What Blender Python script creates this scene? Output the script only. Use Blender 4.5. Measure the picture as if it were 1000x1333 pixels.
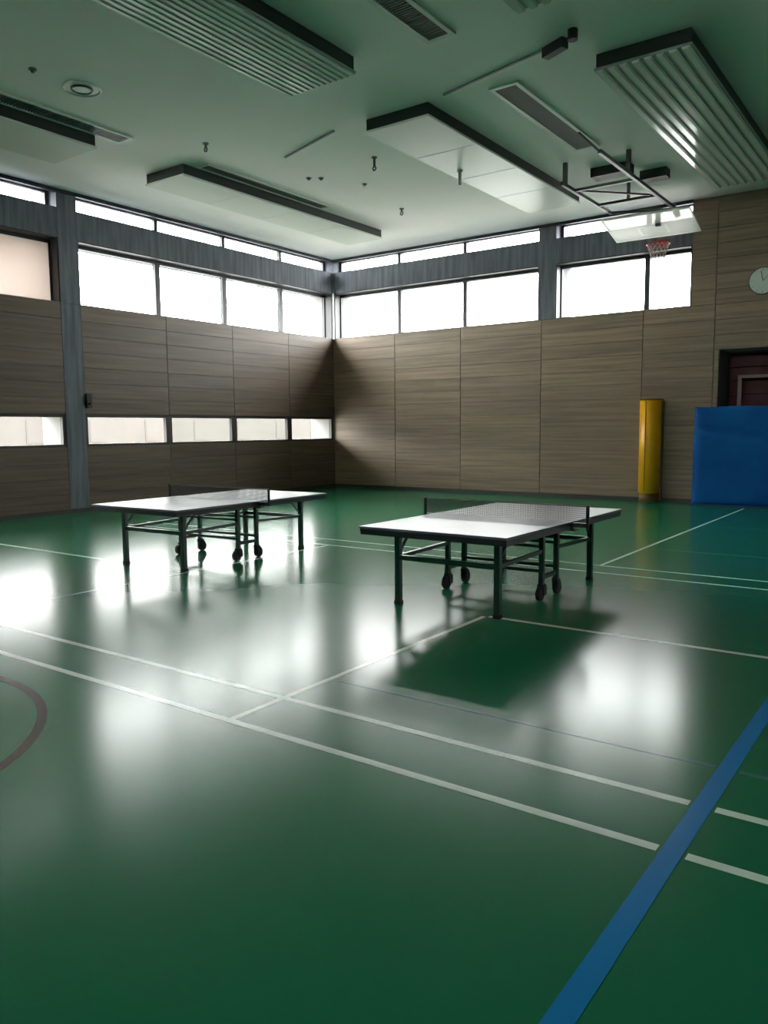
import bpy, math, random
from mathutils import Matrix, Vector, Euler

random.seed(7)
S = bpy.context.scene
C = S.collection
for o in list(bpy.data.objects):
    bpy.data.objects.remove(o)

# ------------------------------------------------------------ camera
F_PX, YAW, PITCH, ROLL = 1031.92, -0.62505, -0.10513, -0.00807
CAM = (14.4385, -17.6434, 1.6596)
f = Vector((math.sin(YAW) * math.cos(PITCH), math.cos(YAW) * math.cos(PITCH), math.sin(PITCH)))
r = f.cross(Vector((0, 0, 1))).normalized()
u = r.cross(f)
r2 = math.cos(ROLL) * r + math.sin(ROLL) * u
u2 = -math.sin(ROLL) * r + math.cos(ROLL) * u
cam = bpy.data.cameras.new('camera')
cam.sensor_fit = 'HORIZONTAL'
cam.sensor_width = 36.0
cam.lens = F_PX / 1000 * 36.0
cam.clip_end = 400
cam_ob = bpy.data.objects.new('camera', cam)
C.objects.link(cam_ob)
m3 = Matrix((r2, u2, -f)).transposed()
cam_ob.matrix_world = Matrix.Translation(CAM) @ m3.to_4x4()
S.camera = cam_ob

# ------------------------------------------------------------ sky and exposure
W = bpy.data.worlds.new('overcast_sky')
S.world = W
W.use_nodes = True
wn, wl = W.node_tree.nodes, W.node_tree.links
wn.clear()
wo = wn.new('ShaderNodeOutputWorld')
wb = wn.new('ShaderNodeBackground')
tc = wn.new('ShaderNodeTexCoord')
sx = wn.new('ShaderNodeSeparateXYZ')
rp = wn.new('ShaderNodeValToRGB')
rp.color_ramp.elements[0].position = 0.0
rp.color_ramp.elements[0].color = (0.62, 0.60, 0.58, 1)
rp.color_ramp.elements[1].position = 1.0
rp.color_ramp.elements[1].color = (0.97, 0.98, 1.0, 1)
wl.new(tc.outputs['Generated'], sx.inputs[0])
wl.new(sx.outputs['Z'], rp.inputs['Fac'])
wl.new(rp.outputs['Color'], wb.inputs['Color'])
wb.inputs['Strength'].default_value = 42.0
wl.new(wb.outputs[0], wo.inputs[0])

S.view_settings.view_transform = 'Standard'
S.view_settings.look = 'None'
S.view_settings.gamma = 1.0
S.view_settings.use_curve_mapping = False
S.view_settings.exposure = 0.0
cy = S.cycles
cy.use_denoising = True
cy.denoiser = 'OPENIMAGEDENOISE'
cy.max_bounces = 10
cy.diffuse_bounces = 6
cy.glossy_bounces = 5
cy.transparent_max_bounces = 12
cy.sample_clamp_indirect = 12.0
cy.caustics_reflective = False

# ------------------------------------------------------------ materials
def mat(name, color, rough=0.5, metal=0.0, spec=0.5, coat=0.0, coat_rough=0.1):
    m = bpy.data.materials.new(name)
    m.use_nodes = True
    b = m.node_tree.nodes['Principled BSDF']
    b.inputs['Base Color'].default_value = (*color, 1)
    b.inputs['Roughness'].default_value = rough
    b.inputs['Metallic'].default_value = metal
    b.inputs['Specular IOR Level'].default_value = spec
    b.inputs['Coat Weight'].default_value = coat
    b.inputs['Coat Roughness'].default_value = coat_rough
    return m

def nodes(m):
    nt = m.node_tree
    return nt, nt.nodes, nt.links, nt.nodes['Principled BSDF']

def noise_mix(m, c1, c2, scale, stretch=(1, 1, 1), detail=4, bump=0.0, lo=0.35, hi=0.65,
              rnd=0.0, rough=None, dist=0.01):
    """colour between c1 and c2 by world-position noise, small bump, optional per-object shift"""
    nt, n, l, b = nodes(m)
    g = n.new('ShaderNodeNewGeometry')
    mp = n.new('ShaderNodeMapping')
    mp.inputs['Scale'].default_value = stretch
    l.new(g.outputs['Position'], mp.inputs['Vector'])
    no = n.new('ShaderNodeTexNoise')
    no.inputs['Scale'].default_value = scale
    no.inputs['Detail'].default_value = detail
    l.new(mp.outputs[0], no.inputs['Vector'])
    cr = n.new('ShaderNodeValToRGB')
    cr.color_ramp.elements[0].position = lo
    cr.color_ramp.elements[0].color = (*c1, 1)
    cr.color_ramp.elements[1].position = hi
    cr.color_ramp.elements[1].color = (*c2, 1)
    l.new(no.outputs['Fac'], cr.inputs['Fac'])
    out = cr.outputs['Color']
    if rnd:
        oi = n.new('ShaderNodeObjectInfo')
        mr = n.new('ShaderNodeMapRange')
        mr.inputs['To Min'].default_value = 1 - rnd
        mr.inputs['To Max'].default_value = 1 + rnd
        l.new(oi.outputs['Random'], mr.inputs['Value'])
        hs = n.new('ShaderNodeHueSaturation')
        l.new(mr.outputs[0], hs.inputs['Value'])
        l.new(out, hs.inputs['Color'])
        out = hs.outputs['Color']
        ad = n.new('ShaderNodeVectorMath')
        ad.operation = 'ADD'
        cb = n.new('ShaderNodeCombineXYZ')
        mm = n.new('ShaderNodeMath'); mm.operation = 'MULTIPLY'; mm.inputs[1].default_value = 40
        l.new(oi.outputs['Random'], mm.inputs[0])
        l.new(mm.outputs[0], cb.inputs[0]); l.new(mm.outputs[0], cb.inputs[1])
        l.new(mp.outputs[0], ad.inputs[0]); l.new(cb.outputs[0], ad.inputs[1])
        l.new(ad.outputs[0], no.inputs['Vector'])
    l.new(out, b.inputs['Base Color'])
    if bump:
        bp = n.new('ShaderNodeBump')
        bp.inputs['Strength'].default_value = bump
        bp.inputs['Distance'].default_value = dist
        l.new(no.outputs['Fac'], bp.inputs['Height'])
        l.new(bp.outputs[0], b.inputs['Normal'])
    if rough:
        mr2 = n.new('ShaderNodeMapRange')
        mr2.inputs['To Min'].default_value = rough[0]
        mr2.inputs['To Max'].default_value = rough[1]
        l.new(no.outputs['Fac'], mr2.inputs['Value'])
        l.new(mr2.outputs[0], b.inputs['Roughness'])
    return m

M = {}
M['floor'] = noise_mix(mat('green sports floor', (0.01, 0.12, 0.06), 0.20, spec=0.115),
                       (0.014, 0.185, 0.086), (0.017, 0.200, 0.095), 1.2, detail=2, lo=0.2, hi=0.8)
M['white_line'] = mat('white line paint', (0.82, 0.97, 0.87), 0.20, spec=0.115)
M['grey_line'] = mat('faded line paint', (0.06, 0.24, 0.20), 0.20, spec=0.115)
M['blue_line'] = mat('blue line paint', (0.010, 0.24, 0.60), 0.20, spec=0.115)
M['black_line'] = mat('black line paint', (0.012, 0.024, 0.024), 0.20, spec=0.115)
M['plaster'] = noise_mix(mat('ceiling plaster', (0.7, 0.72, 0.66), 0.8), (0.88, 0.89, 0.85), (0.91, 0.915, 0.88), 0.8)
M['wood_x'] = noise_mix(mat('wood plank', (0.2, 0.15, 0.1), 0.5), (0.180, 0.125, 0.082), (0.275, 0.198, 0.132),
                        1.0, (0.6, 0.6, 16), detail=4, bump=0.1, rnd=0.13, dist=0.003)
M['wood_y'] = noise_mix(mat('shaded wood plank', (0.2, 0.15, 0.1), 0.5), (0.085, 0.057, 0.038), (0.138, 0.095, 0.065),
                        1.0, (0.6, 0.6, 16), detail=4, bump=0.1, rnd=0.13, dist=0.003)  # same wood, darkened: the left wall's dimmer light is put into the colour
M['wood_plain'] = noise_mix(mat('wood wall', (0.2, 0.15, 0.1), 0.55), (0.17, 0.12, 0.078), (0.25, 0.185, 0.125),
                            1.0, (0.9, 0.9, 22), detail=5)
M['wood_dark'] = mat('dark wood lining', (0.10, 0.08, 0.055), 0.6)
M['concrete'] = noise_mix(mat('board marked concrete', (0.2, 0.21, 0.22), 0.85), (0.095, 0.103, 0.125), (0.175, 0.188, 0.22),
                          1.0, (9, 9, 0.7), detail=4, bump=0.5)
M['shell'] = mat('masonry', (0.25, 0.25, 0.24), 0.9)
M['frame'] = mat('dark anodised frame', (0.022, 0.022, 0.030), 0.45)
M['frame_low'] = mat('dark brown frame', (0.03, 0.022, 0.02), 0.45)
M['post'] = mat('pale corner post', (0.62, 0.62, 0.62), 0.6)
M['sill'] = mat('grey sill', (0.30, 0.28, 0.25), 0.6)
M['black'] = mat('black', (0.008, 0.010, 0.011), 0.6)
M['housing'] = mat('dark housing', (0.024, 0.034, 0.032), 0.7)
M['panel'] = mat('panel enamel', (0.74, 0.78, 0.72), 0.34, spec=0.35)
M['panel_matt'] = mat('matt panel enamel', (0.74, 0.78, 0.72), 0.6, spec=0.2)
M['rib'] = mat('rib enamel', (0.70, 0.76, 0.70), 0.12, spec=0.5)
M['rib_dull'] = mat('dull rib enamel', (0.74, 0.79, 0.74), 0.15, spec=0.5)
M['groove'] = mat('panel groove', (0.36, 0.42, 0.38), 0.5)
M['vent_frame'] = mat('vent frame', (0.70, 0.74, 0.68), 0.5)
M['vent_dark'] = mat('vent inside', (0.05, 0.055, 0.052), 0.7)
M['slat'] = mat('vent slat', (0.26, 0.27, 0.26), 0.5)
M['white'] = mat('white enamel', (0.78, 0.80, 0.76), 0.35)
M['grey'] = mat('grey steel', (0.10, 0.11, 0.11), 0.45, metal=0.3)
M['rim'] = mat('red rim', (0.55, 0.05, 0.04), 0.4)
M['net_w'] = mat('pale net cord', (0.60, 0.45, 0.43), 0.8)
M['table'] = mat('table top', (0.15, 0.16, 0.21), 0.30, spec=0.48)
M['table_line'] = mat('table line', (0.75, 0.75, 0.75), 0.25)
M['apron'] = mat('apron steel', (0.010, 0.011, 0.014), 0.45)
M['leg'] = mat('green leg steel', (0.006, 0.045, 0.030), 0.35)
M['rubber'] = mat('rubber', (0.010, 0.010, 0.012), 0.6)
M['net_b'] = mat('net cord', (0.012, 0.016, 0.022), 0.7)
M['net_band'] = mat('net band', (0.12, 0.13, 0.15), 0.7)
M['yellow'] = noise_mix(mat('yellow vinyl', (0.80, 0.42, 0.02), 0.35), (0.95, 0.42, 0.004), (0.98, 0.50, 0.010), 3)
M['brown'] = mat('brown board', (0.16, 0.08, 0.02), 0.6)
M['mat_blue'] = noise_mix(mat('blue vinyl', (0.003, 0.07, 0.22), 0.6, spec=0.15), (0.001, 0.075, 0.30), (0.001, 0.105, 0.36), 1.5)
M['mat_dark'] = mat('dark blue vinyl', (0.003, 0.025, 0.11), 0.5)
M['red'] = noise_mix(mat('dark red board', (0.10, 0.012, 0.018), 0.5), (0.085, 0.010, 0.016), (0.13, 0.018, 0.024), 4)
M['tube'] = mat('pinkish tube', (0.45, 0.25, 0.25), 0.4)
M['clock'] = mat('clock face', (0.58, 0.66, 0.60), 0.4)
M['facade'] = noise_mix(mat('beige render', (0.5, 0.42, 0.36), 0.9), (0.034, 0.029, 0.026), (0.042, 0.036, 0.032), 0.3)
M['house_pane'] = mat('far window pane', (0.036, 0.031, 0.028), 0.8, spec=0.0)
M['ground'] = noise_mix(mat('pale paving', (0.3, 0.3, 0.28), 0.9), (0.19, 0.185, 0.17), (0.25, 0.245, 0.23), 0.6)
M['roofing'] = mat('roof edge', (0.2, 0.19, 0.19), 0.8)

def glass_mat():
    m = bpy.data.materials.new('window glass')
    m.use_nodes = True
    n, l = m.node_tree.nodes, m.node_tree.links
    n.clear()
    o = n.new('ShaderNodeOutputMaterial')
    t = n.new('ShaderNodeBsdfTransparent'); t.inputs[0].default_value = (0.94, 0.96, 0.95, 1)
    g = n.new('ShaderNodeBsdfGlossy'); g.inputs['Roughness'].default_value = 0.02
    lw = n.new('ShaderNodeLayerWeight'); lw.inputs[0].default_value = 0.5
    pw = n.new('ShaderNodeMath'); pw.operation = 'POWER'; pw.inputs[1].default_value = 5
    fr = n.new('ShaderNodeMath'); fr.operation = 'MULTIPLY_ADD'; fr.inputs[1].default_value = 0.9; fr.inputs[2].default_value = 0.04
    l.new(lw.outputs['Facing'], pw.inputs[0]); l.new(pw.outputs[0], fr.inputs[0])
    mx = n.new('ShaderNodeMixShader')
    l.new(fr.outputs[0], mx.inputs[0]); l.new(t.outputs[0], mx.inputs[1]); l.new(g.outputs[0], mx.inputs[2])
    l.new(mx.outputs[0], o.inputs[0])
    return m
M['glass'] = glass_mat()

def blind_mat():
    m = bpy.data.materials.new('beige blind fabric')
    m.use_nodes = True
    n, l = m.node_tree.nodes, m.node_tree.links
    n.clear()
    o = n.new('ShaderNodeOutputMaterial')
    d = n.new('ShaderNodeBsdfDiffuse'); d.inputs[0].default_value = (0.30, 0.26, 0.23, 1)
    t = n.new('ShaderNodeBsdfTranslucent'); t.inputs[0].default_value = (0.28, 0.252, 0.238, 1)
    a = n.new('ShaderNodeAddShader')
    l.new(d.outputs[0], a.inputs[0]); l.new(t.outputs[0], a.inputs[1]); l.new(a.outputs[0], o.inputs[0])
    return m
M['blind'] = blind_mat()

def board_mat():
    m = bpy.data.materials.new('clear acrylic')
    m.use_nodes = True
    n, l = m.node_tree.nodes, m.node_tree.links
    b = n['Principled BSDF']
    b.inputs['Base Color'].default_value = (0.85, 0.85, 0.82, 1)
    b.inputs['Roughness'].default_value = 0.3
    tr = n.new('ShaderNodeBsdfTransparent'); tr.inputs[0].default_value = (0.95, 0.95, 0.94, 1)
    tl = n.new('ShaderNodeBsdfTranslucent'); tl.inputs[0].default_value = (0.9, 0.9, 0.88, 1)
    m1 = n.new('ShaderNodeMixShader'); m1.inputs[0].default_value = 0.6
    m2 = n.new('ShaderNodeMixShader'); m2.inputs[0].default_value = 0.2
    l.new(b.outputs[0], m1.inputs[1]); l.new(tl.outputs[0], m1.inputs[2])
    l.new(m1.outputs[0], m2.inputs[1]); l.new(tr.outputs[0], m2.inputs[2])
    l.new(m2.outputs[0], n['Material Output'].inputs[0])
    return m
M['acrylic'] = board_mat()

# ------------------------------------------------------------ mesh helpers
class MB:
    def __init__(s):
        s.v, s.f = [], []

    def box(s, x0, x1, y0, y1, z0, z1, bev=0.0):
        if bev > 0:
            return s.bevbox(x0, x1, y0, y1, z0, z1, bev)
        b = len(s.v)
        s.v += [(x, y, z) for z in (z0, z1) for y in (y0, y1) for x in (x0, x1)]
        s.f += [tuple(b + i for i in q) for q in
                ((0, 2, 3, 1), (4, 5, 7, 6), (0, 1, 5, 4), (2, 6, 7, 3), (0, 4, 6, 2), (1, 3, 7, 5))]
        return s

    def bevbox(s, x0, x1, y0, y1, z0, z1, e):
        """box with all its edges chamfered by e"""
        import bmesh
        bm = bmesh.new()
        bmesh.ops.create_cube(bm, size=1)
        for v in bm.verts:
            v.co = Vector(((x0 + x1) / 2 + v.co.x * (x1 - x0), (y0 + y1) / 2 + v.co.y * (y1 - y0), (z0 + z1) / 2 + v.co.z * (z1 - z0)))
        bmesh.ops.bevel(bm, geom=bm.edges[:], offset=e, segments=1, affect='EDGES')
        b = len(s.v)
        bm.verts.index_update()
        s.v += [tuple(v.co) for v in bm.verts]
        s.f += [tuple(b + v.index for v in fc.verts) for fc in bm.faces]
        bm.free()
        return s

    def bar(s, a, c, w, h=None):
        """rectangular bar from a to c"""
        h = h or w
        a, c = Vector(a), Vector(c)
        d = (c - a).normalized()
        up = Vector((0, 0, 1)) if abs(d.z) < 0.9 else Vector((0, 1, 0))
        sd = d.cross(up).normalized()
        up = sd.cross(d)
        b = len(s.v)
        for p in (a, c):
            for i, j in ((-1, -1), (1, -1), (1, 1), (-1, 1)):
                s.v.append(tuple(p + sd * (i * w / 2) + up * (j * h / 2)))
        s.f += [tuple(b + i for i in q) for q in
                ((0, 1, 2, 3), (7, 6, 5, 4), (0, 4, 5, 1), (1, 5, 6, 2), (2, 6, 7, 3), (3, 7, 4, 0))]
        return s

    def tube(s, a, c, rad, n=12, rad2=None):
        rad2 = rad if rad2 is None else rad2
        a, c = Vector(a), Vector(c)
        d = (c - a).normalized()
        up = Vector((0, 0, 1)) if abs(d.z) < 0.9 else Vector((0, 1, 0))
        sd = d.cross(up).normalized()
        up = sd.cross(d)
        b = len(s.v)
        for p, rr in ((a, rad), (c, rad2)):
            for k in range(n):
                t = 2 * math.pi * k / n
                s.v.append(tuple(p + sd * (rr * math.cos(t)) + up * (rr * math.sin(t))))
        s.f.append(tuple(b + k for k in range(n)))
        s.f.append(tuple(b + n + k for k in reversed(range(n))))
        for k in range(n):
            k2 = (k + 1) % n
            s.f.append((b + k, b + n + k, b + n + k2, b + k2))
        return s

    def ring(s, c, R, rad, n=32, k=8, ax='z'):
        b = len(s.v)
        for i in range(n):
            t = 2 * math.pi * i / n
            for j in range(k):
                q = 2 * math.pi * j / k
                rr = R + rad * math.cos(q)
                p = (rr * math.cos(t), rr * math.sin(t), rad * math.sin(q))
                if ax == 'y':
                    p = (p[0], p[2], p[1])
                s.v.append((c[0] + p[0], c[1] + p[1], c[2] + p[2]))
        for i in range(n):
            for j in range(k):
                s.f.append((b + i * k + j, b + ((i + 1) % n) * k + j, b + ((i + 1) % n) * k + (j + 1) % k, b + i * k + (j + 1) % k))
        return s

    def mesh(s, name, m):
        me = bpy.data.meshes.new(name)
        me.from_pydata(s.v, [], s.f)
        me.update()
        me.materials.append(m)
        import bmesh
        bm = bmesh.new(); bm.from_mesh(me)
        bmesh.ops.recalc_face_normals(bm, faces=bm.faces[:])
        bm.to_mesh(me); bm.free()
        return me

    def build(s, name, m, parent=None, smooth=False):
        me = s.mesh(name, m)
        if smooth:
            for p in me.polygons:
                p.use_smooth = len(p.vertices) == 4
        return link(name, me, parent)

def link(name, me, parent=None, loc=None):
    o = bpy.data.objects.new(name, me)
    C.objects.link(o)
    if parent:
        o.parent = parent
    if loc is not None:
        o.location = loc
    return o

def B(*a, **k):
    return MB().box(*a, **k)

def tag(o, label, cat, group=None):
    o['label'] = label
    o['category'] = cat
    if group:
        o['group'] = group
    return o

def thing(name, label, cat, loc=(0, 0, 0), rz=0.0, group=None):
    o = bpy.data.objects.new(name, None)
    o.empty_display_size = 0.1
    C.objects.link(o)
    o.location = loc
    o.rotation_euler = (0, 0, rz)
    return tag(o, label, cat, group)

def struct(o):
    o['kind'] = 'structure'
    return o

def sempty(name):
    o = bpy.data.objects.new(name, None)
    C.objects.link(o)
    return struct(o)

# ------------------------------------------------------------ room constants
H = 6.335            # ceiling
SILL = 4.17
HEAD = 5.42
CL0 = 5.985          # underside of clerestory opening
LO0, LO1 = 1.33, 2.00
T = 0.85             # wall thickness
X1, Y1 = 23.0, -25.0 # far ends of the hall (behind the camera)

# ------------------------------------------------------------ floor and its painted lines
floor = struct(B(-0.05, X1, Y1, 0.05, -0.3, 0).build('floor', M['floor']))
LZ = 0.0012
def line(x0, x1, y0, y1, m, name='court_line', z=LZ):
    o = B(x0, x1, y0, y1, 0.0, z).build(name, M[m], floor)
    return o
BX = 13.62
def xline(y, x0, x1, w=0.052, m='white_line'):
    # broken where the blue line crosses it
    if x0 < BX < x1:
        line(x0, BX - 0.055, y - w / 2, y + w / 2, m)
        line(BX + 0.055, x1, y - w / 2, y + w / 2, m)
    else:
        line(x0, x1, y - w / 2, y + w / 2, m)
xline(-14.60, 2.5, 15.9)
xline(-14.14, 2.5, 15.9)
xline(-11.54, 11.17, 15.9)
xline(-11.54, 2.5, 7.2)
xline(-8.96, 2.5, 15.9, 0.04)
xline(-8.50, 2.5, 15.9, 0.04)
line(11.11, 11.155, -14.575, -14.165, 'white_line')
line(11.11, 11.155, -14.115, -11.565, 'white_line')
line(11.02, 11.06, -8.47, -0.62, 'white_line')
line(7.18, 7.22, -14.115, -8.985, 'white_line')
xline(-6.85, 11.2, 15.9, 0.035, 'grey_line')
xline(-3.90, 11.2, 15.9, 0.035, 'grey_line')
xline(-13.68, 11.2, 15.9, 0.035, 'grey_line')
xline(-0.60, 3.0, 15.9, 0.04, 'grey_line')
line(BX - 0.042, BX + 0.042, -24, -0.9, 'blue_line', z=LZ + 0.0006)
# black circle
cmb = MB()
cx, cyy, R = 9.367, -16.435, 1.496
n = 96
for i in range(n):
    a0, a1 = 2 * math.pi * i / n, 2 * math.pi * (i + 1) / n
    b = len(cmb.v)
    for rr in (R - 0.028, R + 0.028):
        for a in (a0, a1):
            for z in (0.0, LZ + 0.0006):
                cmb.v.append((cx + rr * math.cos(a), cyy + rr * math.sin(a), z))
    cmb.f += [(b + 1, b + 5, b + 7, b + 3), (b, b + 4, b + 5, b + 1), (b + 2, b + 3, b + 7, b + 6), (b, b + 1, b + 3, b + 2), (b + 4, b + 6, b + 7, b + 5)]
cmb.build('court_circle', M['black_line'], floor)

# ------------------------------------------------------------ ceiling
ceiling = struct(B(-0.36, X1, Y1, 0.36, H, H + 0.12).build('ceiling', M['plaster']))

# ------------------------------------------------------------ left wall (x = 0), bays from the corner towards the camera side
PT = 0.035           # plank thickness, plank faces lie in the wall plane
wl_ = MB()
BAYS_L = [(-8.0, -0.05), (-16.4, -8.43)]
xi = -PT
wl_.box(-T, xi, Y1, 0.0, 0, LO0)                  # base
wl_.box(-T, xi, Y1, 0.0, LO1, SILL)               # band under the high windows
piers_l = [(-0.05, 0.0), (-8.43, -8.0), (Y1, -16.4)]
for a, c in piers_l:
    wl_.box(-T, xi, a, c, LO0, LO1)
wall_left = struct(wl_.build('wall_left', M['shell']))
for a, c in piers_l[1:2]:
    B(-T, 0.012, a, c, SILL, H).build('pier', M['concrete'], wall_left)
    B(xi, 0.004, a, c, 0.0, SILL - 0.001).build('pier_face', M['concrete'], wall_left)
B(-T, 0.0, Y1, -16.4, SILL, H).build('upper_wall', M['concrete'], wall_left)
for a, c in BAYS_L:
    B(-T, 0.0, a, c, HEAD, CL0).build('beam', M['concrete'], wall_left)

# ------------------------------------------------------------ right wall (y = 0)
wr_ = MB()
yi = PT
NX0 = 10.32          # niche left edge
wr_.box(0.0, NX0, yi, T, 0, SILL)
wr_.box(NX0, X1, yi, T, 3.23, H)
wr_.box(9.72, NX0, yi, T, SILL, H)
wall_right = struct(wr_.build('wall_right', M['shell']))
BAYS_R = [(0.05, 6.25), (6.68, 9.72)]
B(6.25, 6.68, -0.012, T, SILL, H).build('pier', M['concrete'], wall_right)
for a, c in BAYS_R:
    B(a, c, 0.0, T, HEAD, CL0).build('beam', M['concrete'], wall_right)
# corner post
cp = MB()
cp.box(-0.3, 0.05, -0.05, 0.3, SILL, H)
corner = struct(cp.build('trim_1', M['concrete']))
B(0.02, 0.056, -0.056, -0.02, SILL, HEAD).build('corner_bead', M['post'], corner)
struct(B(-T, -0.0, 0.0, T, 0, H).build('trim_2', M['shell']))

# rest of the hall behind the camera; high window strip added for foreground fill
struct(B(X1, X1 + 0.3, Y1, T, 0, H).build('wall_back', M['wood_dark']))
wall_near = struct(B(-T, X1, Y1 - 0.3, Y1, 0, 5.78).build('wall_near', M['wood_dark']))
B(-T, 4.0, Y1 - 0.3, Y1, 5.78, H).build('upper_wall', M['wood_dark'], wall_near)
B(22.0, X1, Y1 - 0.3, Y1, 5.78, H).build('upper_wall', M['wood_dark'], wall_near)
B(4.0, 22.0, Y1 - 0.3, Y1, H - 0.1, H + 0.1).build('beam', M['concrete'], wall_near)
for x in (7, 10, 13, 16, 19):
    B(x - 0.08, x + 0.08, Y1 - 0.3, Y1, 5.78, H - 0.1).build('mullion', M['frame'], wall_near)
for x in (4, 7, 10, 13, 16, 19):
    B(x + 0.08, x + 2.92, Y1 - 0.2, Y1 - 0.19, 5.78, H - 0.1).build('pane', M['glass'], wall_near)

# ------------------------------------------------------------ planks
GAP = 0.005
pm_cache = {}
def plank(par, axis, a, c, z0, z1):
    L = round(c - a - 2 * GAP, 4); h = round(z1 - z0 - GAP, 4)
    key = (axis, L, h)
    if key not in pm_cache:
        if axis == 'y':
            mb = B(-PT, 0, 0, L, 0, h, bev=0.002)
        else:
            mb = B(0, L, 0, PT, 0, h, bev=0.002)
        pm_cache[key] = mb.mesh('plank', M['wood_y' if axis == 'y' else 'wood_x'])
    loc = (0, a + GAP, z0) if axis == 'y' else (a + GAP, 0, z0)
    link('plank', pm_cache[key], par, loc)

def rows(z0, z1, n):
    s = (z1 - z0) / n
    return [(z0 + i * s, z0 + (i + 1) * s) for i in range(n)]

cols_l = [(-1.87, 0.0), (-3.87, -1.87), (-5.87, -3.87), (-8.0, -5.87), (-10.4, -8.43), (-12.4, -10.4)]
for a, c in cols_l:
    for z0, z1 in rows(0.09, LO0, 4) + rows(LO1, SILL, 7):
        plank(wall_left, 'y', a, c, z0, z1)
B(-PT, 0, -25.0, -16.83, 0.09, LO0).build('wood_lining', M['wood_plain'], wall_left)
B(-PT, 0, -16.4, -12.4, 0.09, LO0).build('wood_lining', M['wood_plain'], wall_left)
B(-PT, 0, -25.0, -16.83, LO1, SILL).build('wood_lining', M['wood_plain'], wall_left)
B(-PT, 0, -16.4, -12.4, LO1, SILL).build('wood_lining', M['wood_plain'], wall_left)
cols_r = [(0.0, 2.1), (2.1, 4.13), (4.13, 6.33), (6.33, 8.73), (8.73, 10.22)]
for a, c in cols_r:
    for z0, z1 in rows(0.09, SILL, 13):
        plank(wall_right, 'x', a, c, z0, z1)
for z0, z1 in rows(SILL, H - 0.02, 7):
    plank(wall_right, 'x', 9.72, 10.22, z0, z1)
for z0, z1 in rows(3.23, H - 0.02, 10):
    plank(wall_right, 'x', 10.22, 12.6, z0, z1)
B(12.6, X1, 0, PT, 3.23, H).build('wood_lining', M['wood_plain'], wall_right)
B(10.225, NX0, 0, PT, 0.09, 3.225).build('wood_lining', M['wood_plain'], wall_right)

# skirting
struct(B(-0.02, 0.012, Y1, 0, 0, 0.09).build('baseboard_left', M['frame_low']))
struct(B(0, NX0, -0.012, 0.02, 0, 0.09).build('baseboard_right', M['frame_low']))

# ------------------------------------------------------------ windows
wcount = [0]
def window(axis, a, c, z0, z1, mull, depth, fw=0.05, mw=0.13, m='frame', top=0.09, bot=0.05, liner=True, side=0.05):
    """a band of panes in the wall plane axis ('y': left wall, 'x': right wall); depth = how far the glass is set back"""
    wcount[0] += 1
    w = sempty('window_%d' % wcount[0])
    def bx(p0, p1, d0, d1, q0, q1):
        if axis == 'y':
            return B(-d1, -d0, p0, p1, q0, q1)
        return B(p0, p1, d0, d1, q0, q1)
    fr = MB()
    def add(*k):
        b = bx(*k); o = len(fr.v); fr.v += b.v; fr.f += [tuple(o + i for i in q) for q in b.f]
    add(a, c, depth - 0.02, depth + 0.07, z1 - top, z1)
    add(a, c, depth - 0.02, depth + 0.07, z0, z0 + bot)
    add(a, a + side, depth - 0.02, depth + 0.07, z0 + bot, z1 - top)
    add(c - side, c, depth - 0.02, depth + 0.07, z0 + bot, z1 - top)
    fr.build('window_frame', M[m], w)
    if liner:
        ln = MB()
        for k in ((a, a + 0.02, 0.004, depth - 0.02, z0, z1), (c - 0.02, c, 0.004, depth - 0.02, z0, z1), (a + 0.02, c - 0.02, 0.004, depth - 0.02, z1 - 0.02, z1)):
            b = bx(*k); o = len(ln.v); ln.v += b.v; ln.f += [tuple(o + i for i in q) for q in b.f]
        ln.build('reveal_lining', M[m], w)
        bx(a + 0.02, c - 0.02, 0.0, depth - 0.02, z0, z0 + 0.012).build('window_sill', M['sill'], w)
    edges = [a + side] + [v for mm in mull for v in (mm - mw / 2, mm + mw / 2)] + [c - side]
    for mm in mull:
        bx(mm - mw / 2, mm + mw / 2, depth - 0.03, depth + 0.06, z0 + bot, z1 - top).build('mullion', M[m], w)
    for i in range(0, len(edges), 2):
        bx(edges[i], edges[i + 1], depth + 0.02, depth + 0.026, z0 + bot, z1 - top).build('pane', M['glass'], w)
    return w

ML = [[-1.87, -3.87, -5.87], [-10.4, -12.4, -14.4], [-18.8, -20.8, -22.8]]
MR = [[2.1, 4.12], [8.72]]
for (a, c), ms in zip(BAYS_L, ML):
    wv = window('y', a, c, SILL, HEAD, ms, 0.26)
    if a < -10:   # the second bay has its beige blinds down
        eb = [a + 0.05] + [v for q in ms for v in (q - 0.065, q + 0.065)] + [c - 0.05]
        for i in range(0, len(eb), 2):
            B(-0.262, -0.258, eb[i], eb[i + 1], SILL + 0.05, HEAD - 0.09).build('blind', M['blind'], wv)
    window('y', a, c, CL0, H, ms, 0.26, top=0.05, bot=0.03, mw=0.09, liner=False, side=0.08)
    window('y', a, c, LO0, LO1, ms, 0.05, m='frame_low', top=0.07, bot=0.06, mw=0.17, liner=False, side=0.07)
for (a, c), ms in zip(BAYS_R, MR):
    window('x', a, c, SILL, HEAD, ms, 0.26, mw=0.11)
    window('x', a, c, CL0, H, ms, 0.26, top=0.05, bot=0.03, mw=0.09, liner=False, side=0.08)
# dark strip along the head of the clerestory
struct(B(-0.05, 0.03, -16.4, -0.0, H - 0.07, H).build('trim_3', M['frame']))
struct(B(0.03, 9.72, -0.03, 0.05, H - 0.07, H).build('trim_4', M['frame']))

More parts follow.
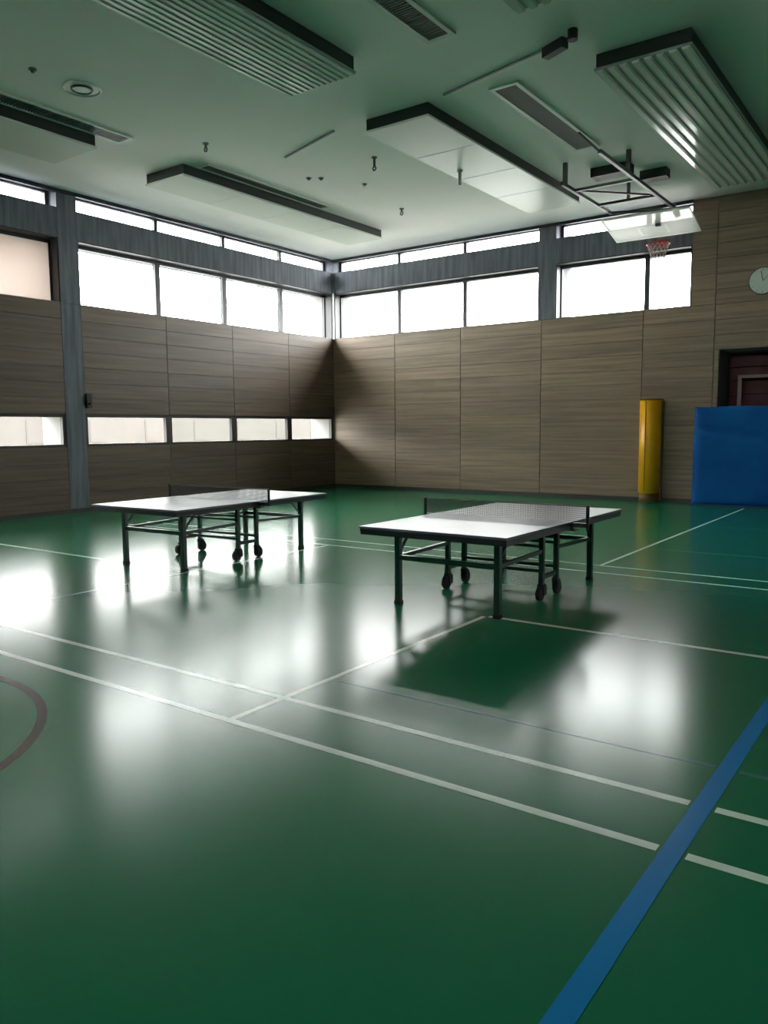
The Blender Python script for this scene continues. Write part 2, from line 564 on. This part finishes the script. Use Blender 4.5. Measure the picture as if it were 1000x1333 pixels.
# ------------------------------------------------------------ niche in the right wall
nm = MB()
nm.box(NX0 - 0.12, NX0, T, 1.9, 0, 3.4)
nm.box(NX0 - 0.12, X1, 1.9, 2.0, 0, 3.4)
nm.box(NX0, X1, T, 1.9, 3.23, 3.4)
niche = struct(nm.build('wall_niche', M['black']))
struct(B(NX0 - 0.12, X1, 0.05, 2.0, -0.3, 0).build('floor_niche', M['floor']))
bm_ = None
for i in range(11):
    B(NX0 + 0.02, 14.0, 0.93, 0.955, 0.02 + i * 0.29, 0.02 + i * 0.29 + 0.275, bev=0.004).build('red_board', M['red'], niche)
B(NX0, NX0 + 0.02, 0.02, 0.93, 0, 3.23).build('niche_lining', M['black'], niche)

g = thing('goal_frame', 'pinkish tubular steel frame standing in the dark red niche behind the blue mat', 'frame', (10.62, 0.62, 0))
MB().box(-0.035, 0.035, -0.035, 0.035, 0, 2.66).build('upright', M['tube'], g)
MB().box(2.93, 3.0, -0.035, 0.035, 0, 2.66).build('upright', M['tube'], g)
MB().box(-0.035, 3.0, -0.035, 0.035, 2.66, 2.72).build('crossbar', M['tube'], g)

# ------------------------------------------------------------ small dark fitting on the left wall
wf = thing('wall_bracket', 'small dark fitting on the left wall beside the pier, just above the low windows', 'bracket', (0, -7.93, 2.13))
B(0.0, 0.05, -0.05, 0.07, 0.0, 0.28, bev=0.006).build('bracket_body', M['black'], wf)
B(0.05, 0.09, -0.015, 0.035, 0.06, 0.10).build('bracket_pin', M['black'], wf)

# ------------------------------------------------------------ wall clock
k = thing('wall_clock', 'round pale wall clock high on the wooden wall above the niche', 'clock', (11.12, -0.0, 4.53))
MB().tube((0, -0.002, 0), (0, -0.06, 0), 0.27, 40).build('clock_case', M['grey'], k)
MB().tube((0, -0.061, 0), (0, -0.066, 0), 0.25, 40).build('clock_face', M['clock'], k)
MB().bar((0, -0.07, 0), (0.09, -0.07, 0.10), 0.016, 0.004).build('hour_hand', M['black'], k)
MB().bar((0, -0.075, 0), (-0.04, -0.075, 0.2), 0.012, 0.004).build('minute_hand', M['black'], k)
for i in range(12):
    a = i * math.pi / 6
    MB().bar((0.2 * math.sin(a), -0.067, 0.2 * math.cos(a)), (0.23 * math.sin(a), -0.067, 0.23 * math.cos(a)), 0.012, 0.003).build('hour_mark', M['black'], k)

# ------------------------------------------------------------ padded yellow post
p = thing('padded_post', 'yellow padded protective post against the wooden wall beside the blue mat', 'post padding', (8.98, -0.02, 0))
def halfround(w, d, z0, z1, n=14):
    mb = MB(); pts = [(-w / 2, 0)] + [(-w / 2 * math.cos(math.pi * i / n), -0.06 - (d - 0.06) * math.sin(math.pi * i / n)) for i in range(n + 1)] + [(w / 2, 0)]
    b = 0
    for z in (z0, z1):
        mb.v += [(x, y, z) for x, y in pts]
    m_ = len(pts)
    mb.f.append(tuple(range(m_))); mb.f.append(tuple(range(2 * m_ - 1, m_ - 1, -1)))
    for i in range(m_):
        j = (i + 1) % m_
        mb.f.append((i, m_ + i, m_ + j, j))
    return mb
halfround(0.46, 0.34, 0.20, 2.22).build('pad', M['yellow'], p, smooth=True)
halfround(0.42, 0.31, 0.0, 0.20).build('foot_block', M['brown'], p, smooth=True)
halfround(0.48, 0.35, 2.22, 2.245).build('top_cap', M['brown'], p, smooth=True)
B(0.232, 0.262, -0.10, 0, 0.05, 2.2).build('fixing_board', M['brown'], p)
B(-0.03, -0.018, -0.346, -0.32, 0.22, 2.2).build('seam', M['brown'], p)

# ------------------------------------------------------------ blue crash mat
mt = thing('crash_mat', 'large blue gymnastics crash mat standing on edge in front of the niche', 'mat', (0, 0, 0))
def crash():
    mb = MB(); x0, x1, z0, z1 = 9.95, 13.15, 0.03, 2.05
    nx, nz = 40, 26
    ix = lambda i, j: j * (nx + 1) + i
    for j in range(nz + 1):
        for i in range(nx + 1):
            a, c = i / nx, j / nz
            x, z = x0 + (x1 - x0) * a, z0 + (z1 - z0) * c
            ed = min(a * 3.2, (1 - a) * 3.2, c * 2, (1 - c) * 2)
            puff = 0.035 * min(1, ed / 0.12) ** 0.5
            dcr = z - (1.62 - 0.30 * (x - x0) * 0.55)
            crease = 0.05 * math.exp(-(dcr / 0.05) ** 2)
            dc2 = z - (0.7 + 0.12 * math.sin((x - x0) * 2))
            y = -0.33 - puff + crease + 0.012 * math.exp(-(dc2 / 0.08) ** 2) + 0.008 * math.sin(x * 5 + z * 3)
            y += 0.06 * c
            mb.v.append((x, y, z + 0.008 * math.sin(x * 6) * c))
    N = len(mb.v)
    for j in range(nz):
        for i in range(nx):
            mb.f.append((ix(i, j), ix(i + 1, j), ix(i + 1, j + 1), ix(i, j + 1)))
    # back and rim
    rim = [ix(i, 0) for i in range(nx + 1)] + [ix(nx, j) for j in range(1, nz + 1)] + [ix(i, nz) for i in range(nx - 1, -1, -1)] + [ix(0, j) for j in range(nz - 1, 0, -1)]
    b = len(mb.v)
    for q in rim:
        vx, vy, vz = mb.v[q]
        mb.v.append((vx, -0.035 + 0.01 * (vz / 2.05), vz))
    L = len(rim)
    for i in range(L):
        mb.f.append((rim[i], b + i, b + (i + 1) % L, rim[(i + 1) % L]))
    mb.f.append(tuple(b + i for i in range(L)))
    return mb
crash().build('mat_body', M['mat_blue'], mt, smooth=True)
B(9.93, 13.17, -0.36, -0.04, 0.0, 0.03).build('base_strip', M['mat_dark'], mt)

# ------------------------------------------------------------ ceiling panels
PZ = 6.13
def cpanel(x0, x1, y0, y1, label, ribs=0, pm='panel', rm_='rib', rh=0.03, group='hanging ceiling panels'):
    t = thing('ceiling_panel', label, 'ceiling panel', ((x0 + x1) / 2, (y0 + y1) / 2, PZ), 0, group)
    w, l = x1 - x0, y1 - y0
    MB().box(-w / 2 + 0.02, w / 2 - 0.02, -l / 2 + 0.02, l / 2 - 0.02, 0.035, H - PZ - 0.0).build('housing', M['housing'], t)
    B(-w / 2, w / 2, -l / 2, l / 2, 0.0, 0.035, bev=0.004).build('panel_plate', M['groove' if ribs else pm], t)
    if ribs:
        pt = w / ribs
        me = None
        for i in range(ribs):
            xa = -w / 2 + pt * i + pt * 0.16
            xb = xa + pt * 0.66
            if me is None:
                mb = MB()
                ww = xb - xa
                pr = [(0, 0.0), (ww * 0.14, -rh), (ww * 0.5, -rh), (ww * 0.86, -rh), (ww, 0.0)]
                for y in (-l / 2 + 0.005, l / 2 - 0.005):
                    mb.v += [(x, y, z) for x, z in pr]
                for q in range(4):
                    mb.f.append((q, q + 1, 5 + q + 1, 5 + q))
                mb.f += [(0, 5, 9, 4), (4, 3, 2, 1, 0), (5, 6, 7, 8, 9)]
                me = mb.mesh('rib', M[rm_])
            link('rib', me, t, (xa, 0, 0))
    else:
        jm = MB()
        for fy in (-0.25, 0.0, 0.25):
            jm.box(-w / 2 + 0.02, w / 2 - 0.02, fy * l - 0.006, fy * l + 0.006, -0.003, 0.0005)
        jm.build('joint_strip', M['vent_frame'], t)
    for sx_ in (-1, 1):
        for fy in (-0.42, 0.42):
            pass
    return t
cpanel(10.45, 11.65, -7.5, -1.35, 'ribbed hanging ceiling panel at right, reaching to the wall above the clock', 8)
cpanel(6.85, 8.0, -7.55, -1.85, 'smooth hanging ceiling panel left of the basketball hoop', 0)
cpanel(2.05, 3.1, -7.9, -1.9, 'smooth hanging ceiling panel above the corner windows of the left wall', 0, 'panel_matt')
cpanel(6.85, 8.0, -15.4, -9.25, 'ribbed hanging ceiling panel at the upper left of the picture', 12, rm_='rib_dull', rh=0.012)
cpanel(1.85, 3.05, -15.8, -9.6, 'smooth hanging ceiling panel at the left picture edge above the pier', 0, 'panel_matt')
cpanel(10.3, 11.5, -15.4, -9.4, 'ribbed ceiling panel at the top picture edge of which only the end shows', 8)

# ------------------------------------------------------------ air grilles
def grille(x0, x1, y0, y1, label, frame=0.06):
    t = thing('ceiling_vent', label, 'vent', ((x0 + x1) / 2, (y0 + y1) / 2, H), 0, 'long air grilles in the ceiling')
    w, l = (x1 - x0) / 2, (y1 - y0) / 2
    fr = MB()
    fr.box(-w - frame, w + frame, l, l + frame, -0.03, 0); fr.box(-w - frame, w + frame, -l - frame, -l, -0.03, 0)
    fr.box(-w - frame, -w, -l, l, -0.03, 0); fr.box(w, w + frame, -l, l, -0.03, 0)
    fr.build('vent_frame', M['vent_frame'], t)
    B(-w, w, -l, l, -0.006, 0).build('backing', M['vent_dark'], t)
    sl = MB(); n_ = int(l * 2 / 0.045)
    for i in range(n_):
        y = -l + (i + 0.5) * 2 * l / n_
        sl.box(-w, w, y - 0.009, y + 0.006, -0.022, -0.006)
    o = sl.build('slats', M['slat'], t); o['kind'] = 'stuff'
    return t
grille(8.96, 9.28, -7.35, -4.4, 'long dark air grille in the ceiling between two hanging panels, above the hoop')
grille(9.0, 9.28, -12.2, -9.1, 'long air grille cut by the top picture edge')
grille(3.2, 3.42, -7.6, -4.3, 'narrow air grille beside the smooth panel over the left table', 0.04)
grille(3.14, 3.42, -12.4, -9.25, 'narrow air grille beside the panel at the left picture edge', 0.04)

# ------------------------------------------------------------ round ceiling speaker
sp = thing('ceiling_speaker', 'round ceiling speaker with a pale rim, upper left', 'speaker', (4.42, -10.77, H))
MB().ring((0, 0, -0.008), 0.24, 0.02, 40, 8).build('speaker_rim', M['white'], sp, smooth=True)
MB().tube((0, 0, -0.012), (0, 0, 0), 0.225, 40).build('speaker_ring', M['vent_frame'], sp)
MB().ring((0, 0, -0.014), 0.135, 0.016, 32, 8).build('speaker_gap', M['grey'], sp, smooth=True)
MB().tube((0, 0, -0.022), (0, 0, -0.012), 0.11, 32).build('speaker_cone', M['vent_frame'], sp)

# ------------------------------------------------------------ small ceiling hooks
hook_lab = [
    ((5.97, -6.11), 0.16, 'long dark ceiling hook left of the smooth panel near the middle'),
    ((4.16, -8.32), 0.07, 'dark ceiling hook alone between the speaker and the left panel'),
    ((4.44, -11.50), 0.05, 'small dark ceiling fitting left of the round speaker'),
    ((4.31, -5.93), 0.04, 'left one of two small ceiling buttons side by side'),
    ((4.49, -5.79), 0.04, 'right one of two small ceiling buttons side by side'),
    ((4.92, -5.00), 0.04, 'small ceiling button below and right of the pair'),
    ((4.51, -3.15), 0.07, 'small ceiling hook nearest the far corner of the hall'),
]
for (x, y), ln, lab in hook_lab:
    h = thing('ceiling_hook', lab, 'hook', (x, y, H), 0, 'small ceiling fittings')
    MB().tube((0, 0, 0), (0, 0, -0.015), 0.05, 16).build('hook_plate', M['grey'], h)
    MB().tube((0, 0, -0.015), (0, 0, -ln), 0.022, 10).build('hook_stem', M['grey'], h)
    if ln > 0.06:
        MB().ring((0, 0, -ln - 0.03), 0.032, 0.012, 16, 6, ax='y').build('hook_ring', M['grey'], h, smooth=True)
h = thing('rope_bracket', 'pale hanging bracket under the smooth middle ceiling panel', 'hook', (7.12, -5.15, PZ))
MB().tube((0, 0, -0.003), (0, 0, -0.02), 0.05, 16).build('bracket_plate', M['slat'], h)
MB().bar((0, 0, -0.02), (0, 0, -0.24), 0.045, 0.03).build('bracket_arm', M['slat'], h)

# ------------------------------------------------------------ ceiling rail with motor
rl = thing('ceiling_rail', 'thin rail across the ceiling ending in a dark motor box', 'rail', (0, 0, 0))
MB().bar((4.75, -7.95 + 0.9, H - 0.012), (6.2, -7.82 + 0.33, H - 0.012), 0.03, 0.024).build('rail', M['slat'], rl)
MB().bar((8.30, -7.62, H - 0.012), (10.0, -8.02, H - 0.012), 0.03, 0.024).build('rail', M['slat'], rl)
MB().bar((10.02, -8.02, H - 0.07), (10.34, -8.16, H - 0.07), 0.11, 0.12).build('motor_box', M['black'], rl)
MB().tube((10.48, -8.26, H), (10.48, -8.26, H - 0.12), 0.06, 14).build('pulley', M['black'], rl)

# ------------------------------------------------------------ basketball hoop folded up under the ceiling
hp = thing('basketball_hoop', 'basketball hoop folded up under the ceiling in front of the right hand windows', 'basketball hoop')
Lx, Rx, AZ = 8.50, 9.64, 5.95
MB().bar((Lx, -3.80, H), (Lx, -3.80, AZ + 0.03), 0.07).build('hanger', M['grey'], hp)
MB().bar((Rx, -3.80, H), (Rx, -3.80, AZ + 0.03), 0.07).build('hanger', M['grey'], hp)
MB().bar((Lx, -3.95, AZ), (Lx, -1.45, AZ), 0.06).build('arm', M['grey'], hp)
MB().bar((Rx, -5.15, AZ), (Rx, -1.0, AZ), 0.06).build('arm', M['grey'], hp)
MB().bar((Rx, -5.15, AZ), (Rx - 0.35, -5.15, H - 0.02), 0.035).build('brace', M['grey'], hp)
MB().bar((Lx, -3.4, AZ), (Rx, -3.4, AZ), 0.05).build('crossbar', M['grey'], hp)
MB().bar((Lx, -2.2, AZ), (Rx, -2.2, AZ), 0.05).build('crossbar', M['grey'], hp)
MB().bar((Lx + 0.12, -3.3, AZ), (Rx - 0.1, -2.3, AZ), 0.03).build('brace', M['grey'], hp)
B(8.75, 9.45, -3.25, -2.95, H - 0.16, H).build('winch_box', M['black'], hp)
B(9.42, 9.9, -2.55, -2.3, H - 0.16, H).build('winch_box', M['black'], hp)
MB().bar((9.1, -2.2, H), (9.1, -2.2, AZ), 0.05).build('hanger', M['grey'], hp)
MB().bar((9.3, -1.0, AZ - 0.02), (9.3, -0.98, AZ - 0.28), 0.09).build('tilt_link', M['grey'], hp)
MB().bar((Lx, -1.5, AZ), (Rx, -1.0, AZ), 0.05).build('crossbar', M['grey'], hp)
MB().tube((Rx - 0.01, -1.0, AZ + 0.02), (Rx + 0.02, -0.9, AZ - 0.12), 0.06, 12).build('joint', M['black'], hp)
# board: hinged edge up and towards the court, other edge lower near the wall
bd = bpy.data.objects.new('backboard', B(-0.85, 0.85, -0.5, 0.5, -0.015, 0.015).mesh('backboard', M['acrylic']))
C.objects.link(bd); bd.parent = hp
bd.location = (9.15, -0.95, 5.72)
bd.rotation_euler = (math.radians(-13), 0, math.radians(1.5))
bf = MB()
for k_ in ((-0.87, 0.87, -0.53, -0.5), (-0.87, 0.87, 0.5, 0.53), (-0.87, -0.85, -0.5, 0.5), (0.85, 0.87, -0.5, 0.5)):
    bf.box(*k_, -0.02, 0.02)
bf.build('board_frame', M['white'], bd)
tg = MB()
for k_ in ((-0.295, 0.295, -0.02, 0.03), (-0.295, 0.295, 0.33, 0.38), (-0.295, -0.245, 0.03, 0.33), (0.245, 0.295, 0.03, 0.33)):
    tg.box(*k_, -0.019, -0.016)
tg.build('target_square', M['white'], bd)
rm = MB().ring((9.20, -0.62, 5.40), 0.225, 0.014, 32, 8)
rm.build('rim', M['rim'], hp, smooth=True)
MB().bar((9.20, -0.62 + 0.22, 5.40), (9.20, -0.45, 5.53), 0.14, 0.02).build('rim_bracket', M['rim'], hp)
nt_ = MB()
for i in range(14):
    for sgn in (1, -1):
        pr = None
        for j in range(6):
            a = 2 * math.pi * (i + sgn * j * 0.5) / 14
            rr = 0.22 - 0.02 * j
            q = (9.20 + rr * math.cos(a), -0.62 + rr * math.sin(a), 5.39 - 0.06 * j)
            if pr:
                nt_.bar(pr, q, 0.007)
            pr = q
nt_.build('hoop_net', M['net_w'], hp)

# ------------------------------------------------------------ table tennis tables
def wheel_mb():
    return MB().tube((-0.018, 0, 0), (0.018, 0, 0), 0.065, 20)
def make_table(loc, rz, label):
    t = thing('table_tennis_table', label, 'table', loc, rz, 'table tennis tables')
    hw, hl, tz = 0.7625, 1.37, 0.76
    for s in (-1, 1):
        y0, y1 = (-hl, -0.006) if s < 0 else (0.006, hl)
        top = B(-hw, hw, y0, y1, tz - 0.022, tz, bev=0.003).build('tabletop', M['table'], t)
        lm = MB()
        lm.box(-hw + 0.002, -hw + 0.022, y0 + 0.002, y1 - 0.002, tz, tz + 0.0006)
        lm.box(hw - 0.022, hw - 0.002, y0 + 0.002, y1 - 0.002, tz, tz + 0.0006)
        lm.box(-0.0015, 0.0015, y0, y1, tz, tz + 0.0006)
        ye = (y0 + 0.002, y0 + 0.022) if s < 0 else (y1 - 0.022, y1 - 0.002)
        lm.box(-hw + 0.022, hw - 0.022, ye[0], ye[1], tz, tz + 0.0006)
        lm.build('boundary_line', M['table_line'], top)
        ap = MB()
        za, zb, th = tz - 0.075, tz - 0.022, 0.025
        ap.box(-hw + 0.01, -hw + 0.01 + th, y0 + 0.01, y1 - 0.01, za, zb)
        ap.box(hw - 0.01 - th, hw - 0.01, y0 + 0.01, y1 - 0.01, za, zb)
        ap.box(-hw + 0.035, hw - 0.035, y0 + 0.01, y0 + 0.01 + th, za, zb)
        ap.box(-hw + 0.035, hw - 0.035, y1 - 0.01 - th, y1 - 0.01, za, zb)
        ap.box(-0.02, 0.02, y0 + 0.035, y1 - 0.035, za + 0.01, zb)
        ap.build('apron', M['apron'], t)
        for k_ in (-1, 1):
            lx = 0.525 * k_
            B(lx - 0.028, lx + 0.028, 1.07 * s - 0.028, 1.07 * s + 0.028, 0.03, tz - 0.075, bev=0.004).build('leg', M['leg'], t)
            B(lx - 0.032, lx + 0.032, 1.07 * s - 0.032, 1.07 * s + 0.032, 0.0, 0.035).build('foot_cap', M['rubber'], t)
            B(lx - 0.024, lx + 0.024, 0.17 * s - 0.024, 0.17 * s + 0.024, 0.16, tz - 0.075, bev=0.004).build('inner_leg', M['leg'], t)
            # caster under the inner leg
            cst = B(lx - 0.03, lx + 0.03, 0.17 * s - 0.03, 0.17 * s + 0.03, 0.13, 0.16).build('caster', M['rubber'], t)
            w_ = MB().tube((lx - 0.02, 0.17 * s + 0.03 * s, 0.066), (lx + 0.02, 0.17 * s + 0.03 * s, 0.066), 0.066, 20)
            w_.build('wheel', M['rubber'], cst)
            fk = MB().box(lx - 0.032, lx - 0.024, 0.17 * s - 0.02, 0.17 * s + 0.05, 0.05, 0.14).box(lx + 0.024, lx + 0.032, 0.17 * s - 0.02, 0.17 * s + 0.05, 0.05, 0.14)
            fk.box(lx - 0.032, lx + 0.032, 0.17 * s - 0.02, 0.17 * s + 0.05, 0.135, 0.142)
            fk.build('caster_fork', M['rubber'], cst)
            # lengthways stretcher from outer to inner leg, slightly rising
            MB().bar((lx, 1.045 * s, 0.455), (lx, 0.195 * s, 0.475), 0.03, 0.035).build('side_stretcher', M['leg'], t)
            MB().bar((lx, 1.045 * s, 0.50), (lx, 0.86 * s, 0.68), 0.02, 0.02).build('brace', M['apron'], t)
        MB().bar((-0.497, 1.07 * s, 0.45), (0.497, 1.07 * s, 0.45), 0.035, 0.045).build('end_stretcher', M['leg'], t)
        MB().bar((-0.501, 0.17 * s, 0.28), (0.501, 0.17 * s, 0.28), 0.03, 0.03).build('cross_stretcher', M['leg'], t)
        MB().bar((-0.501, 0.17 * s, 0.52), (0.501, 0.17 * s, 0.52), 0.025, 0.025).build('cross_stretcher', M['leg'], t)
    for k_ in (-1, 1):
        MB().bar((0.525 * k_, -0.146, 0.22), (0.525 * k_, 0.146, 0.22), 0.03, 0.04).build('link_bar', M['leg'], t)
        pb = MB()
        pb.box(min(0.77 * k_, 0.915 * k_), max(0.77 * k_, 0.915 * k_), -0.02, 0.02, tz - 0.05, tz - 0.01)
        pb.tube((0.91 * k_, 0, tz - 0.06), (0.91 * k_, 0, tz + 0.16), 0.017, 12)
        pb.box(min(0.70 * k_, 0.80 * k_), max(0.70 * k_, 0.80 * k_), -0.045, 0.045, tz - 0.085, tz - 0.075)
        pb.build('net_post', M['apron'], t)
    nb = MB()
    z0, z1 = tz + 0.004, tz + 0.152
    nx_ = 119
    for i in range(nx_):
        x = -0.892 + i * 1.784 / (nx_ - 1)
        nb.box(x - 0.0018, x + 0.0018, -0.002, 0.002, z0, z1)
    for j in range(12):
        z = z0 + (z1 - z0) * j / 12
        nb.box(-0.892, 0.892, -0.0015, 0.0015, z - 0.0016 + 0.004, z + 0.0016 + 0.004)
    nt = nb.build('net', M['net_b'], t)
    B(-0.893, 0.893, -0.006, 0.006, z1 - 0.008, z1 + 0.006).build('net_tape', M['net_band'], nt)
    return t
make_table((10.738, -10.49, 0), 0.0, 'table tennis table at right, nearer one, with grey net across its dark top')
make_table((6.565, -10.49, 0), math.radians(2.0), 'table tennis table at left, farther one, near the low windows')

# ------------------------------------------------------------ outside
gd = struct(B(-150, 150, -150, 150, -0.8, -0.5).build('ground', M['ground']))
def house(loc, w, d, h, label, nwin, floors):
    t = thing('building', label, 'building', loc)
    B(-d, 0, 0, w, -0.5, h).build('facade', M['facade'], t)
    B(-d - 0.2, 0.2, -0.2, w + 0.2, h, h + 0.25).build('roof_edge', M['roofing'], t)
    for fl in range(floors):
        for i in range(nwin):
            y = (i + 0.5) * w / nwin
            z = 0.9 + fl * 3.0
            o = B(-0.05, 0.03, y - 0.6, y + 0.6, z, z + 1.4).build('window_frame', M['facade'], t)
            B(0.03, 0.04, y - 0.52, y + 0.52, z + 0.08, z + 1.32).build('pane', M['facade'], o)
    return t
house((-30, -40, 0), 110, 8, 5.2, 'long low brown building outside, behind the low windows of the left wall', 26, 1)
